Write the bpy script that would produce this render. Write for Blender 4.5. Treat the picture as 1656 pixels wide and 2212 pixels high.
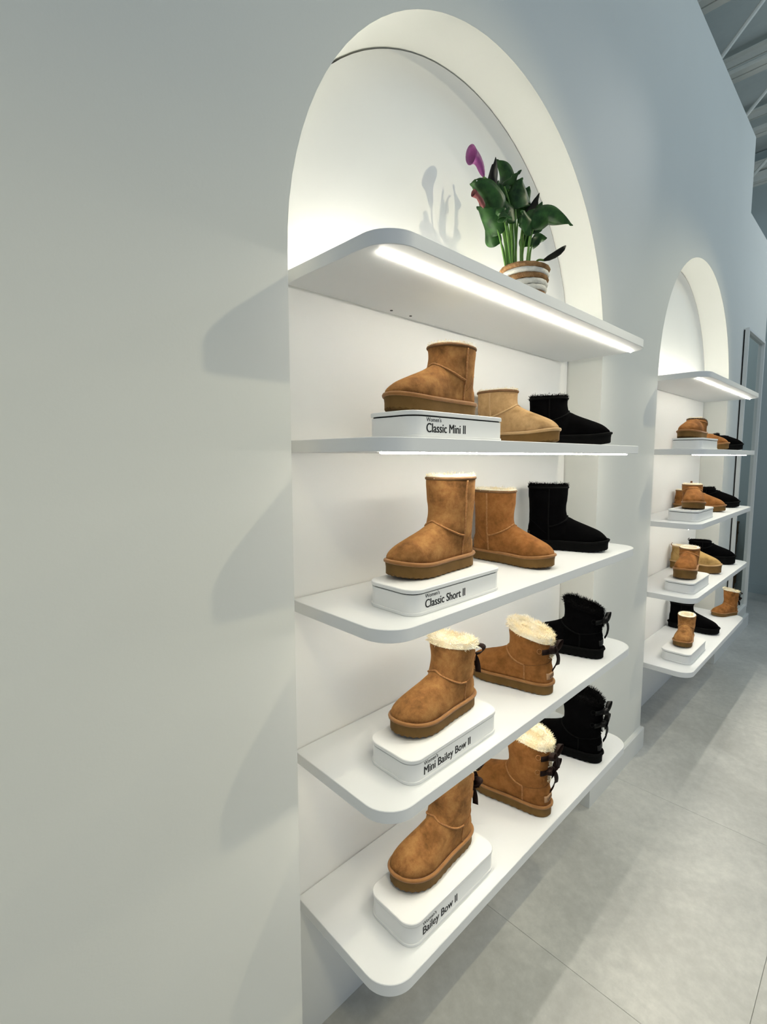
import bpy, bmesh, math, random
from mathutils import Vector, Matrix, Quaternion, noise
from mathutils.bvhtree import BVHTree

random.seed(7)
for o in list(bpy.data.objects):
    bpy.data.objects.remove(o)
SC = bpy.context.scene
COL = SC.collection
PI = math.pi

# ------------------------------------------------------------------ camera
CAM_POS = Vector((-0.5949, -0.9047, 1.6545))
YAW, PITCH, ROLL = 0.76671, -0.09619, -0.00152
F_PX, PP_UP = 1055.4, 16.93
cam_d = bpy.data.cameras.new('camera')
cam = bpy.data.objects.new('camera', cam_d)
COL.objects.link(cam)
fw = Vector((math.sin(YAW) * math.cos(PITCH), math.cos(YAW) * math.cos(PITCH), math.sin(PITCH)))
rt = Vector((math.cos(YAW), -math.sin(YAW), 0))
up = rt.cross(fw)
r2 = rt * math.cos(ROLL) + up * math.sin(ROLL)
u2 = -rt * math.sin(ROLL) + up * math.cos(ROLL)
cam.matrix_world = Matrix(((r2.x, u2.x, -fw.x, CAM_POS.x), (r2.y, u2.y, -fw.y, CAM_POS.y),
                           (r2.z, u2.z, -fw.z, CAM_POS.z), (0, 0, 0, 1)))
cam_d.sensor_fit = 'VERTICAL'
cam_d.sensor_height = 36.0
cam_d.sensor_width = 36.0 * 1656 / 2212
cam_d.lens = F_PX / 2212 * 36.0
cam_d.shift_y = -PP_UP / 2212
cam_d.clip_start = 0.02
SC.camera = cam

# ------------------------------------------------------------------ world, lights, exposure
W = bpy.data.worlds.new('shop_ambient')
SC.world = W
W.use_nodes = True
bg = W.node_tree.nodes['Background']
bg.inputs[0].default_value = (0.66, 0.77, 0.90, 1)
bg.inputs[1].default_value = 0.42

def spot(name, loc, target, power, color, angle, blend, radius):
    d = bpy.data.lights.new(name, 'SPOT')
    d.energy = power
    d.color = color
    d.spot_size = math.radians(angle)
    d.spot_blend = blend
    d.shadow_soft_size = radius
    o = bpy.data.objects.new(name, d)
    o.location = loc
    o.rotation_euler = (Vector(target) - Vector(loc)).to_track_quat('-Z', 'Y').to_euler()
    COL.objects.link(o)
    return o

WARM = (1.0, 0.91, 0.62)
spot('track_or_fill_spot', (1.737, -1.250, 3.34), (0.1, 0.0, 1.2), 66, WARM, 80, 1.0, 0.022)     # across the near niche
spot('track_or_fill_spot', (4.06, -1.250, 3.34), (2.42, 0.0, 1.2), 75, WARM, 80, 1.0, 0.022)     # across the far niche
spot('track_or_fill_spot', (3.75, -1.150, 4.20), (0.70, 0.15, 2.30), 38, (1.0, 0.97, 0.9), 26, 1.0, 0.02)   # on the near arch
spot('track_or_fill_spot', (-0.9, -2.1, 3.40), (-0.5, 0.0, -0.1), 78, WARM, 70, 1.0, 0.15)       # left part of the wall
spot('track_or_fill_spot', (1.2, -2.4, 4.10), (1.3, -0.9, 0.0), 108, (1.0, 0.92, 0.76), 84, 1.0, 0.1)       # added fill over the walkway, for warm bounce off the floor
spot('track_or_fill_spot', (5.6, -2.2, 4.00), (6.3, 0.3, 2.6), 70, (0.9, 0.97, 1.0), 140, 1.0, 0.2)      # added fill to brighten the far end, no known fixture

def cool_fill_light(loc, power):
    d = bpy.data.lights.new('cool_fill_light', 'POINT')
    d.energy = power; d.color = (0.62, 0.82, 1.0); d.shadow_soft_size = 0.35
    o = bpy.data.objects.new('cool_fill_light', d); o.location = loc; COL.objects.link(o)
for lx, lp in ((-1.6, 6), (0.6, 10), (2.8, 17), (4.6, 22)):      # added cool fill for the upper wall, no known fixtures below the joists
    cool_fill_light((lx, -1.9, 4.25), lp)

SC.view_settings.view_transform = 'Standard'
SC.view_settings.look = 'None'
SC.view_settings.gamma = 1.0
SC.view_settings.exposure = 0.0
SC.view_settings.use_curve_mapping = False

# ------------------------------------------------------------------ helpers
def tag(o, label=None, cat=None, group=None, kind=None):
    if label: o['label'] = label
    if cat: o['category'] = cat
    if group: o['group'] = group
    if kind: o['kind'] = kind
    return o

def empty(name, loc=(0, 0, 0), rz=0.0):
    o = bpy.data.objects.new(name, None)
    o.empty_display_size = 0.05
    o.location = loc
    o.rotation_euler = (0, 0, rz)
    COL.objects.link(o)
    return o

def mesh_obj(name, me, mat=None, parent=None, loc=None):
    o = bpy.data.objects.new(name, me)
    COL.objects.link(o)
    if mat is not None:
        if me.materials:
            me.materials[0] = mat
        else:
            me.materials.append(mat)
    if parent: o.parent = parent
    if loc is not None: o.location = loc
    return o

def mk(name, verts, faces, mat=None, parent=None, smooth=False, loc=None):
    me = bpy.data.meshes.new(name)
    me.from_pydata([tuple(v) for v in verts], [], faces)
    me.update()
    if smooth:
        me.polygons.foreach_set('use_smooth', [True] * len(me.polygons))
    return mesh_obj(name, me, mat, parent, loc)

class MB:
    """collects simple shapes into one mesh"""
    def __init__(s): s.v, s.f = [], []
    def add(s, v, f):
        n = len(s.v)
        s.v += [tuple(p) for p in v]
        s.f += [tuple(i + n for i in q) for q in f]
        return s
    def box(s, a, b):
        (x0, y0, z0), (x1, y1, z1) = a, b
        return s.add([(x0, y0, z0), (x1, y0, z0), (x1, y1, z0), (x0, y1, z0),
                      (x0, y0, z1), (x1, y0, z1), (x1, y1, z1), (x0, y1, z1)],
                     [(0, 3, 2, 1), (4, 5, 6, 7), (0, 1, 5, 4), (1, 2, 6, 5), (2, 3, 7, 6), (3, 0, 4, 7)])
    def loft(s, rings, cap0=True, cap1=True, closed=True):
        n = len(rings[0])
        v = [p for r in rings for p in r]
        f = []
        m = n if closed else n - 1
        for i in range(len(rings) - 1):
            for j in range(m):
                k = (j + 1) % n
                f.append((i * n + j, i * n + k, (i + 1) * n + k, (i + 1) * n + j))
        if cap0: f.append(tuple(reversed(range(n))))
        if cap1: f.append(tuple((len(rings) - 1) * n + j for j in range(n)))
        return s.add(v, f)
    def tube(s, pts, rad, n=8, caps=True, closed=False):
        pts = [Vector(p) for p in pts]
        N = len(pts)
        rads = rad if isinstance(rad, (list, tuple)) else [rad] * N
        rings, prev = [], None
        for i, p in enumerate(pts):
            if closed:
                t = pts[(i + 1) % N] - pts[i - 1]
            else:
                t = pts[min(i + 1, N - 1)] - pts[max(i - 1, 0)]
            if t.length < 1e-9: t = Vector((0, 0, 1))
            t.normalize()
            if prev is None:
                a = Vector((0, 0, 1)) if abs(t.z) < 0.9 else Vector((1, 0, 0))
                nrm = t.cross(a).normalized()
            else:
                nrm = (prev - t * prev.dot(t))
                if nrm.length < 1e-6: nrm = t.orthogonal()
                nrm.normalize()
            prev = nrm
            b = t.cross(nrm)
            rings.append([p + (nrm * math.cos(2 * PI * k / n) + b * math.sin(2 * PI * k / n)) * rads[i] for k in range(n)])
        if closed:
            return s.loft(rings + [rings[0]], False, False)
        return s.loft(rings, caps, caps)
    def build(s, name, mat=None, parent=None, smooth=False, loc=None):
        return mk(name, s.v, s.f, mat, parent, smooth, loc)

def fix_normals(me):
    bm = bmesh.new(); bm.from_mesh(me)
    bmesh.ops.recalc_face_normals(bm, faces=bm.faces)
    bm.to_mesh(me); bm.free()

def autosmooth(o, ang=35):
    me = o.data
    me.polygons.foreach_set('use_smooth', [True] * len(me.polygons))
    try:
        me.set_sharp_from_angle(angle=math.radians(ang))
    except Exception:
        pass

def round_rect(x0, x1, y0, y1, r, n=7, corners=(1, 1, 1, 1)):
    """ccw outline; corners = (x0y0, x1y0, x1y1, x0y1) rounded or not"""
    out = []
    for (cx, cy, a0, flag, px, py) in ((x0 + r, y0 + r, PI, corners[0], x0, y0), (x1 - r, y0 + r, 1.5 * PI, corners[1], x1, y0),
                                       (x1 - r, y1 - r, 0, corners[2], x1, y1), (x0 + r, y1 - r, 0.5 * PI, corners[3], x0, y1)):
        if flag:
            for i in range(n + 1):
                a = a0 + i / n * PI / 2
                out.append((cx + r * math.cos(a), cy + r * math.sin(a)))
        else:
            out.append((px, py))
    return out

def applied(o):
    dg = bpy.context.evaluated_depsgraph_get()
    dg.update()
    me = bpy.data.meshes.new_from_object(o.evaluated_get(dg))
    return me

def interp(tab, x):
    if x <= tab[0][0]: return tab[0][1]
    for (a, b), (c, d) in zip(tab, tab[1:]):
        if x <= c:
            t = (x - a) / (c - a)
            return b + (d - b) * t
    return tab[-1][1]

def catmull(tab, x):
    xs = [t[0] for t in tab]
    if x <= xs[0]: return tab[0][1]
    if x >= xs[-1]: return tab[-1][1]
    for i in range(len(tab) - 1):
        if xs[i] <= x <= xs[i + 1]:
            x0, y0 = tab[i]; x1, y1 = tab[i + 1]
            m0 = (tab[i + 1][1] - tab[i - 1][1]) / (xs[i + 1] - xs[i - 1]) if i > 0 else (y1 - y0) / (x1 - x0)
            m1 = (tab[i + 2][1] - tab[i][1]) / (xs[i + 2] - xs[i]) if i + 2 < len(tab) else (y1 - y0) / (x1 - x0)
            h = x1 - x0; t = (x - x0) / h
            return ((2 * t**3 - 3 * t**2 + 1) * y0 + (t**3 - 2 * t**2 + t) * h * m0
                    + (-2 * t**3 + 3 * t**2) * y1 + (t**3 - t**2) * h * m1)

# ------------------------------------------------------------------ materials
def mat_base(name, rough=0.6, color=(0.8, 0.8, 0.8), spec=0.3, sheen=0.0):
    m = bpy.data.materials.new(name)
    m.use_nodes = True
    b = m.node_tree.nodes['Principled BSDF']
    b.inputs['Base Color'].default_value = (*color, 1)
    b.inputs['Roughness'].default_value = rough
    b.inputs['Specular IOR Level'].default_value = spec
    if sheen:
        b.inputs['Sheen Weight'].default_value = sheen
        b.inputs['Sheen Roughness'].default_value = 0.5
    return m, m.node_tree, b

def noise_node(nt, scale, detail=3, rough=0.55, coord='Object', vec=None, mapping=None):
    n = nt.nodes.new('ShaderNodeTexNoise')
    n.inputs['Scale'].default_value = scale
    n.inputs['Detail'].default_value = detail
    n.inputs['Roughness'].default_value = rough
    if vec is None:
        tc = nt.nodes.new('ShaderNodeTexCoord')
        vec = tc.outputs[coord]
    if mapping:
        mp = nt.nodes.new('ShaderNodeMapping')
        mp.inputs['Scale'].default_value = mapping
        nt.links.new(vec, mp.inputs['Vector'])
        vec = mp.outputs['Vector']
    nt.links.new(vec, n.inputs['Vector'])
    return n

def ramp(nt, fac, stops):
    r = nt.nodes.new('ShaderNodeValToRGB')
    els = r.color_ramp.elements
    while len(els) < len(stops): els.new(0.5)
    for e, (p, c) in zip(els, stops):
        e.position = p; e.color = (*c, 1)
    nt.links.new(fac, r.inputs['Fac'])
    return r

def bump(nt, b, height, strength, dist):
    bp = nt.nodes.new('ShaderNodeBump')
    bp.inputs['Strength'].default_value = strength
    bp.inputs['Distance'].default_value = dist
    nt.links.new(height, bp.inputs['Height'])
    nt.links.new(bp.outputs['Normal'], b.inputs['Normal'])
    return bp

def painted(name, color, rough=0.55, spec=0.3, bscale=120, bstr=0.08):
    m, nt, b = mat_base(name, rough, color, spec)
    n = noise_node(nt, bscale, 4)
    bump(nt, b, n.outputs['Fac'], bstr, 0.002)
    n2 = noise_node(nt, 1.3, 2)
    k = 0.965
    r = ramp(nt, n2.outputs['Fac'], [(0.3, tuple(c * k for c in color)), (0.7, color)])
    nt.links.new(r.outputs['Color'], b.inputs['Base Color'])
    return m

def suede(name, light, mid, dark, scale=19, bstr=0.35):
    m, nt, b = mat_base(name, 0.9, mid, 0.15, 0.35)
    tc = nt.nodes.new('ShaderNodeTexCoord')
    oi = nt.nodes.new('ShaderNodeObjectInfo')
    ad = nt.nodes.new('ShaderNodeVectorMath'); ad.operation = 'ADD'
    cmb = nt.nodes.new('ShaderNodeCombineXYZ')
    ml = nt.nodes.new('ShaderNodeMath'); ml.operation = 'MULTIPLY'; ml.inputs[1].default_value = 17.0
    nt.links.new(oi.outputs['Random'], ml.inputs[0])
    for i in range(3): nt.links.new(ml.outputs[0], cmb.inputs[i])
    nt.links.new(tc.outputs['Object'], ad.inputs[0]); nt.links.new(cmb.outputs[0], ad.inputs[1])
    n = noise_node(nt, scale, 9, 0.74, vec=ad.outputs[0])
    n.inputs['Distortion'].default_value = 0.15
    r = ramp(nt, n.outputs['Fac'], [(0.30, dark), (0.47, mid), (0.68, light)])
    nb = noise_node(nt, scale * 0.75, 3, 0.5, vec=ad.outputs[0])           # rubbed, soiled patches
    rb = ramp(nt, nb.outputs['Fac'], [(0.52, (1, 1, 1)), (0.72, (0.55, 0.52, 0.47))])
    mxs = nt.nodes.new('ShaderNodeMix'); mxs.data_type = 'RGBA'; mxs.blend_type = 'MULTIPLY'
    mxs.inputs[0].default_value = 1.0
    nt.links.new(r.outputs['Color'], mxs.inputs[6]); nt.links.new(rb.outputs['Color'], mxs.inputs[7])
    nt.links.new(mxs.outputs[2], b.inputs['Base Color'])
    n2 = noise_node(nt, 420, 3, vec=ad.outputs[0])
    bump(nt, b, n2.outputs['Fac'], bstr, 0.0015)
    tint = light
    b.inputs['Sheen Tint'].default_value = (*tint, 1)
    return m

M_WALL = painted('painted_wall', (0.80, 0.80, 0.75), 0.6, 0.2)
M_BACK = painted('white_back_panel', (0.90, 0.895, 0.87), 0.5, 0.3, 60, 0.03)
M_SHELF = painted('white_shelf_laminate', (0.83, 0.84, 0.845), 0.42, 0.35, 200, 0.02)
M_TRIM = painted('white_trim_paint', (0.80, 0.80, 0.77), 0.45, 0.3, 200, 0.02)
M_BLOCK = painted('white_block_acrylic', (0.88, 0.88, 0.87), 0.35, 0.4, 200, 0.01)
M_STEEL = painted('painted_steel_joist', (0.86, 0.85, 0.78), 0.6, 0.3)
M_DECK = painted('grey_roof_deck', (0.72, 0.76, 0.73), 0.7, 0.2)
M_ENDW = painted('grey_end_wall', (0.50, 0.57, 0.57), 0.7, 0.2)
M_TEXT, _, _ = mat_base('black_lettering', 0.5, (0.012, 0.012, 0.013), 0.2)
M_DARK, _, _ = mat_base('dark_shadow_gap', 0.8, (0.02, 0.02, 0.02), 0.1)
M_BLACKPL, _, _ = mat_base('black_screw', 0.5, (0.03, 0.03, 0.03), 0.3)
M_MIRROR, _, _b = mat_base('mirror_glass', 0.02, (0.62, 0.66, 0.63), 0.5)
_b.inputs['Metallic'].default_value = 1.0
M_LED, _nt, _b = mat_base('led_diffuser', 0.4, (0.9, 0.9, 0.9), 0.3)
_b.inputs['Emission Color'].default_value = (1.0, 0.95, 0.82, 1)
_b.inputs['Emission Strength'].default_value = 57.0

M_LED2, _nt, _b = mat_base('warm_led_diffuser', 0.4, (0.9, 0.9, 0.9), 0.3)
_b.inputs['Emission Color'].default_value = (1.0, 0.955, 0.83, 1)
_b.inputs['Emission Strength'].default_value = 72.0

M_TAN = suede('chestnut_suede', (0.385, 0.196, 0.068), (0.250, 0.113, 0.035), (0.115, 0.050, 0.017))
M_TAN2 = suede('russet_suede', (0.330, 0.145, 0.042), (0.235, 0.094, 0.025), (0.140, 0.054, 0.014))
M_SAND = suede('sand_suede', (0.52, 0.34, 0.17), (0.40, 0.25, 0.115), (0.30, 0.18, 0.08))
M_SAND2 = suede('mustard_suede', (0.50, 0.33, 0.13), (0.42, 0.27, 0.10), (0.34, 0.21, 0.075))
M_BLACK = suede('black_suede', (0.0022, 0.0022, 0.0024), (0.0014, 0.0014, 0.0016), (0.001, 0.001, 0.001))
for _n in M_BLACK.node_tree.nodes:
    if _n.type == 'BSDF_PRINCIPLED': _n.inputs['Sheen Weight'].default_value = 0.0; _n.inputs['Specular IOR Level'].default_value = 0.03

def plain_noise(name, a, bcol, scale, rough=0.8, bstr=0.2, bscale=300, sheen=0.0, spec=0.25):
    m, nt, b = mat_base(name, rough, a, spec, sheen)
    n = noise_node(nt, scale, 4)
    r = ramp(nt, n.outputs['Fac'], [(0.35, a), (0.65, bcol)])
    nt.links.new(r.outputs['Color'], b.inputs['Base Color'])
    n2 = noise_node(nt, bscale, 3)
    bump(nt, b, n2.outputs['Fac'], bstr, 0.001 if bstr < 0.55 else 0.004)
    return m

M_SOLE = plain_noise('olive_brown_sole', (0.135, 0.072, 0.018), (0.17, 0.092, 0.026), 30, 0.75)
M_SOLEB = plain_noise('black_sole', (0.002, 0.002, 0.002), (0.003, 0.003, 0.003), 30, 0.8, 0.2, 300, 0, 0.08)
M_WELT = plain_noise('tan_welt', (0.26, 0.118, 0.036), (0.32, 0.15, 0.048), 40, 0.85, 0.3, 300, 0.2)
M_WELTS = plain_noise('sand_welt', (0.44, 0.28, 0.13), (0.50, 0.33, 0.16), 40, 0.85, 0.3, 300, 0.2)
M_BIND = plain_noise('brown_binding', (0.15, 0.078, 0.034), (0.20, 0.105, 0.048), 40, 0.85, 0.3)
M_BRAID = plain_noise('dark_braided_collar', (0.015, 0.012, 0.012), (0.30, 0.22, 0.15), 130, 0.8, 0.3, 200)
M_STITCH = plain_noise('pale_seam', (0.40, 0.20, 0.075), (0.28, 0.12, 0.04), 220, 0.85, 0.3)
M_GROOVE = plain_noise('dark_seam_line', (0.14, 0.055, 0.016), (0.19, 0.075, 0.02), 60, 0.9, 0.2)
M_FLEECE = plain_noise('cream_fleece', (0.93, 0.88, 0.74), (0.90, 0.77, 0.50), 28, 0.95, 0.3, 200, 0.4)
M_FLEECEB = plain_noise('black_fleece', (0.002, 0.002, 0.002), (0.0012, 0.0012, 0.0012), 30, 0.95, 0.3, 300, 0, 0.05)
M_RIBBON = plain_noise('dark_brown_satin_ribbon', (0.012, 0.006, 0.005), (0.018, 0.009, 0.007), 60, 0.6, 0.05, 300, 0, 0.08)
M_RIBBONB = plain_noise('black_satin_ribbon', (0.002, 0.002, 0.002), (0.003, 0.003, 0.003), 60, 0.55, 0.05, 300, 0, 0.15)
M_TAG = plain_noise('tan_heel_tag', (0.38, 0.225, 0.12), (0.42, 0.25, 0.135), 60, 0.7)
M_TAGB = plain_noise('black_heel_tag', (0.008, 0.008, 0.008), (0.01, 0.01, 0.01), 60, 0.6)
M_TAGTXT, _, _ = mat_base('tag_lettering', 0.6, (0.10, 0.045, 0.02), 0.2)

def floor_mat():
    m, nt, b = mat_base('concrete_look_tile', 0.42, (0.5, 0.5, 0.47), 0.35)
    tc = nt.nodes.new('ShaderNodeTexCoord')
    geo = nt.nodes.new('ShaderNodeNewGeometry')
    n = noise_node(nt, 1.7, 8, 0.65, vec=geo.outputs['Position'])
    n.inputs['Distortion'].default_value = 0.6
    n3 = noise_node(nt, 26, 5, 0.7, vec=geo.outputs['Position'])
    mx = nt.nodes.new('ShaderNodeMix'); mx.data_type = 'FLOAT'
    mx.inputs[0].default_value = 0.35
    nt.links.new(n.outputs['Fac'], mx.inputs[2]); nt.links.new(n3.outputs['Fac'], mx.inputs[3])
    oi = nt.nodes.new('ShaderNodeObjectInfo')
    a = nt.nodes.new('ShaderNodeMath'); a.operation = 'MULTIPLY_ADD'
    a.inputs[1].default_value = 0.05; a.inputs[2].default_value = -0.025
    nt.links.new(oi.outputs['Random'], a.inputs[0])
    a2 = nt.nodes.new('ShaderNodeMath'); a2.operation = 'ADD'
    nt.links.new(mx.outputs[0], a2.inputs[0]); nt.links.new(a.outputs[0], a2.inputs[1])
    r = ramp(nt, a2.outputs[0], [(0.36, (0.47, 0.465, 0.435)), (0.50, (0.56, 0.555, 0.525)), (0.64, (0.68, 0.67, 0.63))])
    nt.links.new(r.outputs['Color'], b.inputs['Base Color'])
    bump(nt, b, n3.outputs['Fac'], 0.08, 0.002)
    return m
M_FLOOR = floor_mat()
M_GROUT, _, _ = mat_base('grey_grout', 0.9, (0.47, 0.465, 0.44), 0.1)

# ------------------------------------------------------------------ the setting
NW, ND, ZS, NR = 1.6, 0.156, 2.082, 0.8          # niche width, depth, arch spring height, arch radius
DN = 2.3227                                       # distance between the two niches
WALL_T = 0.34

def arch_outline(x0, w, r_in=0.0, n=48, z0=-0.2):
    cx = x0 + w / 2
    r = w / 2 - r_in
    out = [(x0 + r_in, z0), (x0 + w - r_in, z0)]
    for i in range(n + 1):
        a = PI * i / n
        out.append((cx + r * math.cos(a), ZS + r * math.sin(a)))
    return out

def extrude_y(outline, y0, y1):
    b = MB()
    b.loft([[(x, y0, z) for x, z in outline], [(x, y1, z) for x, z in outline]])
    return b

wall_poly = [(-3.2, 0.0), (5.24, 0.0), (5.24, 3.56), (4.29, 3.56), (4.29, 4.115), (-3.2, 4.115)]
wall = extrude_y(wall_poly, 0.0, WALL_T).build('wall_back', M_WALL)
fix_normals(wall.data)
cutters = []
for k in range(2):
    c = extrude_y(arch_outline(k * DN, NW), -0.2, ND + 0.035).build('cutter')
    fix_normals(c.data)
    cutters.append(c)
    md = wall.modifiers.new('cut', 'BOOLEAN'); md.operation = 'DIFFERENCE'; md.object = c; md.solver = 'EXACT'
wm = applied(wall)
wall.modifiers.clear()
wall.data = wm
for c in cutters: bpy.data.objects.remove(c)
autosmooth(wall, 30)
tag(wall, 'tall painted partition wall with two arched niches', kind='structure')

for k in range(2):
    x0 = k * DN
    # white arched back of the niche, a thin dark joint left all around it
    p = extrude_y(arch_outline(x0, NW, 0.005, z0=0.0), ND, ND + 0.02).build('niche_back', M_BACK, wall)
    fix_normals(p.data)
    # panel carrying the shelves, as wide as they are
    b = MB(); b.box((x0 + 0.088, ND - 0.012, 0.0), (x0 + NW - 0.088, ND - 0.0005, 2.0670))
    b.build('shelf_back_panel', M_BACK, wall)

def baseboard(name, x0, x1, y0=-0.022, y1=0.0, h=0.115):
    b = MB()
    prof = [(y1, 0.0), (y0, 0.0), (y0, h - 0.006), (y0 + 0.005, h), (y1, h)]
    b.loft([[(x0, y, z) for y, z in prof], [(x1, y, z) for y, z in prof]])
    o = b.build(name, M_TRIM); fix_normals(o.data)
    return tag(o, 'white baseboard along the foot of the partition wall', kind='structure')
baseboard('baseboard_left', -3.2, 0.0)
baseboard('baseboard_middle', NW, DN)
baseboard('baseboard_right', DN + NW, 5.255)

# floor: base slab and single tiles
fl = MB().box((-4.0, -5.0, -0.06), (9.0, 3.0, -0.0035)).build('floor', M_GROUT)
tag(fl, 'light grey concrete-look tiled floor', kind='structure')
TX, TY, GAP = 1.091, 1.091, 0.0013
tile_me = None
for i in range(-3, 6):
    for j in range(-4, 3):
        ox, oy = 0.834 + i * TX, -0.727 + j * TY
        if tile_me is None:
            ol = [(GAP / 2, GAP / 2), (TX - GAP / 2, GAP / 2), (TX - GAP / 2, TY - GAP / 2), (GAP / 2, TY - GAP / 2)]
            il = [(GAP / 2 + .0006, GAP / 2 + .0006), (TX - GAP / 2 - .0006, GAP / 2 + .0006), (TX - GAP / 2 - .0006, TY - GAP / 2 - .0006), (GAP / 2 + .0006, TY - GAP / 2 - .0006)]
            b = MB().loft([[(x, y, -0.004) for x, y in ol], [(x, y, -0.0004) for x, y in ol], [(x, y, 0.0) for x, y in il]])
            t = b.build('tile', M_FLOOR, fl, loc=(ox, oy, 0)); tile_me = t.data
        else:
            mesh_obj('tile', tile_me, None, fl, (ox, oy, 0))

# ceiling deck, end wall, beam along it
b = MB()
prof = []
y = -5.0
ceil_z = 5.16
xs = [-4.0]
while xs[-1] < 6.85: xs.append(xs[-1] + 0.075)
pr = []
for i, x in enumerate(xs):
    hi = (i // 2) % 2
    pr.append((x, ceil_z + (0.006 if hi else 0.0)))
ring = pr + [(xs[-1], ceil_z + 0.12), (xs[0], ceil_z + 0.12)]
b.loft([[(x, -5.0, z) for x, z in ring], [(x, 3.0, z) for x, z in ring]])
ce = b.build('ceiling', M_DECK); fix_normals(ce.data)
tag(ce, 'dark grey corrugated roof deck above the steel joists', kind='structure')
we = MB().box((6.70, -5.0, 0.0), (6.82, 3.0, 5.15)).build('wall_end', M_ENDW)
tag(we, 'dim blue grey wall at the far end of the shop', kind='structure')
o = MB().box((6.683, -5.0, 0.0), (6.6995, 3.0, 0.115)).build('baseboard_end', M_ENDW)
tag(o, 'baseboard along the far end wall', kind='structure')
wr = MB().box((-3.2, 2.88, 0.0), (6.70, 3.0, 5.12)).build('wall_rear', M_ENDW)
tag(wr, 'wall of the stock area behind the partition', kind='structure')

# ------------------------------------------------------------------ shelves with light strips
SZ = [2.1005, 1.6956, 1.2908, 0.8800, 0.4579]
ST, SP, SE = 0.0300, 0.2133, 0.0858
sx0, sx1 = SE, NW - SE
def shelf_mesh():
    ol = lambda d: round_rect(sx0 + d, sx1 - d, -SP + d, ND - 0.0155, 0.075 - d, 12, (1, 1, 0, 0))
    c = 0.0012
    b = MB()
    rings = []
    for d, z in ((c, -ST), (0, -ST + c), (0, -c), (c, 0)):
        rings.append([(x, y, z) for x, y in ol(d)])
    b.loft(rings)
    return b
def led_mesh():
    b = MB()
    rings = []
    for d, z in ((0.0015, -0.0044), (0.0, -0.0030), (0.0, -0.0003)):
        rings.append([(x, y, z) for x, y in round_rect(0.118 + d, NW - 0.105 - d, -0.1585 + d, -0.1505 - d, 0.0037 - d * 0.6, 5)])
    b.loft(rings)
    return b
shelf_me = led_me = None
POS = ['highest', 'second highest', 'middle', 'second lowest', 'lowest']
CONT = ['carrying the potted lily', 'carrying the three low ankle boots', 'carrying the three mid-calf boots', 'carrying the three short bow boots', 'carrying the three tall bow boots']
CONT2 = ['empty on top, under the far arch', 'carrying the slippers', 'carrying the low ankle boots', 'carrying the thick-soled boots', 'carrying the small boots with the far bow boot']
for k in range(2):
    for i, z in enumerate(SZ):
        root = empty('display_shelf', (k * DN, 0, z))
        lab = ('%s white shelf of the %s niche, %s' % (POS[i], ['near', 'far'][k], (CONT, CONT2)[k][i]))
        tag(root, lab, 'shelf', 'white wall shelves in the niches')
        if shelf_me is None:
            o = shelf_mesh().build('board', M_SHELF, root); fix_normals(o.data); autosmooth(o, 30); shelf_me = o.data
        else:
            mesh_obj('board', shelf_me, None, root)
        if i < 4:
            if led_me is None:
                l = led_mesh().build('light_strip', M_LED, root, loc=(0, 0, -ST)); fix_normals(l.data); autosmooth(l, 40); led_me = l.data
            else:
                l = mesh_obj('light_strip', led_me, None, root, (0, 0, -ST))
            l['label'] = 'glowing white light strip under the shelf'
        if i == 0:
            b = MB()
            b.loft([[(x, y, z_) for x, y in round_rect(0.14 + d, NW - 0.14 - d, 0.085 + d, 0.095 - d, 0.0045 - d, 4)] for d, z_ in ((0.0, 0.0003), (0.0, 0.0045), (0.0015, 0.006))])
            l = b.build('light_strip', M_LED2, root); fix_normals(l.data); l['label'] = 'slim light strip lying at the back of the shelf, lighting the arch'
        if k == 0 and i == 0:
            for sx in (0.42, 0.50):
                mk('screw', *(lambda m: (m.v, m.f))(MB().tube([(sx, 0.115, -ST - 0.0015), (sx, 0.115, -ST + 0.004)], 0.004, 8)), M_BLACKPL, root)

# ------------------------------------------------------------------ display blocks
BX0, BX1, BY0, BY1, BH = 0.195, 0.565, -0.178, -0.020, 0.062
bw, bd = BX1 - BX0, BY1 - BY0
def block_parts():
    def ring(d, z): return [(x, y, z) for x, y in round_rect(-bw / 2 + d, bw / 2 - d, -bd / 2 + d, bd / 2 - d, 0.036 - d, 8)]
    base = MB().loft([ring(0.0012, 0.0), ring(0.0, 0.0012), ring(0.0, 0.0068), ring(0.0012, 0.0078)])
    body = MB().loft([ring(0.0025, 0.0078), ring(0.0025, 0.0485), ring(0.0035, 0.0490)])
    core = MB().loft([ring(0.0060, 0.0488), ring(0.0060, 0.0524)])
    lid = MB().loft([ring(0.0010, 0.0522), ring(0.0, 0.0530), ring(0.0, 0.0605), ring(0.0015, BH)])
    return base, body, core, lid
bmeshes = None

def text_mesh(txt, size, bold=0.0, embolden=0.0):
    cu = bpy.data.curves.new('lettering', 'FONT')
    cu.body = txt; cu.size = size; cu.offset = bold; cu.extrude = 0.0002
    cu.resolution_u = 4
    o = bpy.data.objects.new('tmp_text', cu); COL.objects.link(o)
    me = applied(o)
    bpy.data.objects.remove(o)
    if embolden:
        vs, fs = [], []
        for k_, dx in enumerate((-embolden / 2, 0.0, embolden / 2)):
            n_ = len(vs)
            vs += [(v.co.x + dx, v.co.y, v.co.z + 0.00002 * k_) for v in me.vertices]
            fs += [tuple(i + n_ for i in p.vertices) for p in me.polygons]
        me = bpy.data.meshes.new('lettering'); me.from_pydata(vs, [], fs); me.update()
    return me

def put_text(me, width, mat, name, parent, loc, ysc=1.0):
    xs = [v.co.x for v in me.vertices]
    s = width / (max(xs) - min(xs))
    x0 = min(xs)
    for v in me.vertices:
        v.co.x = (v.co.x - x0) * s
        v.co.y *= s * ysc
    o = mesh_obj(name, me, mat, parent, loc)
    o.rotation_euler = (PI / 2, 0, 0)
    return o

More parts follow.
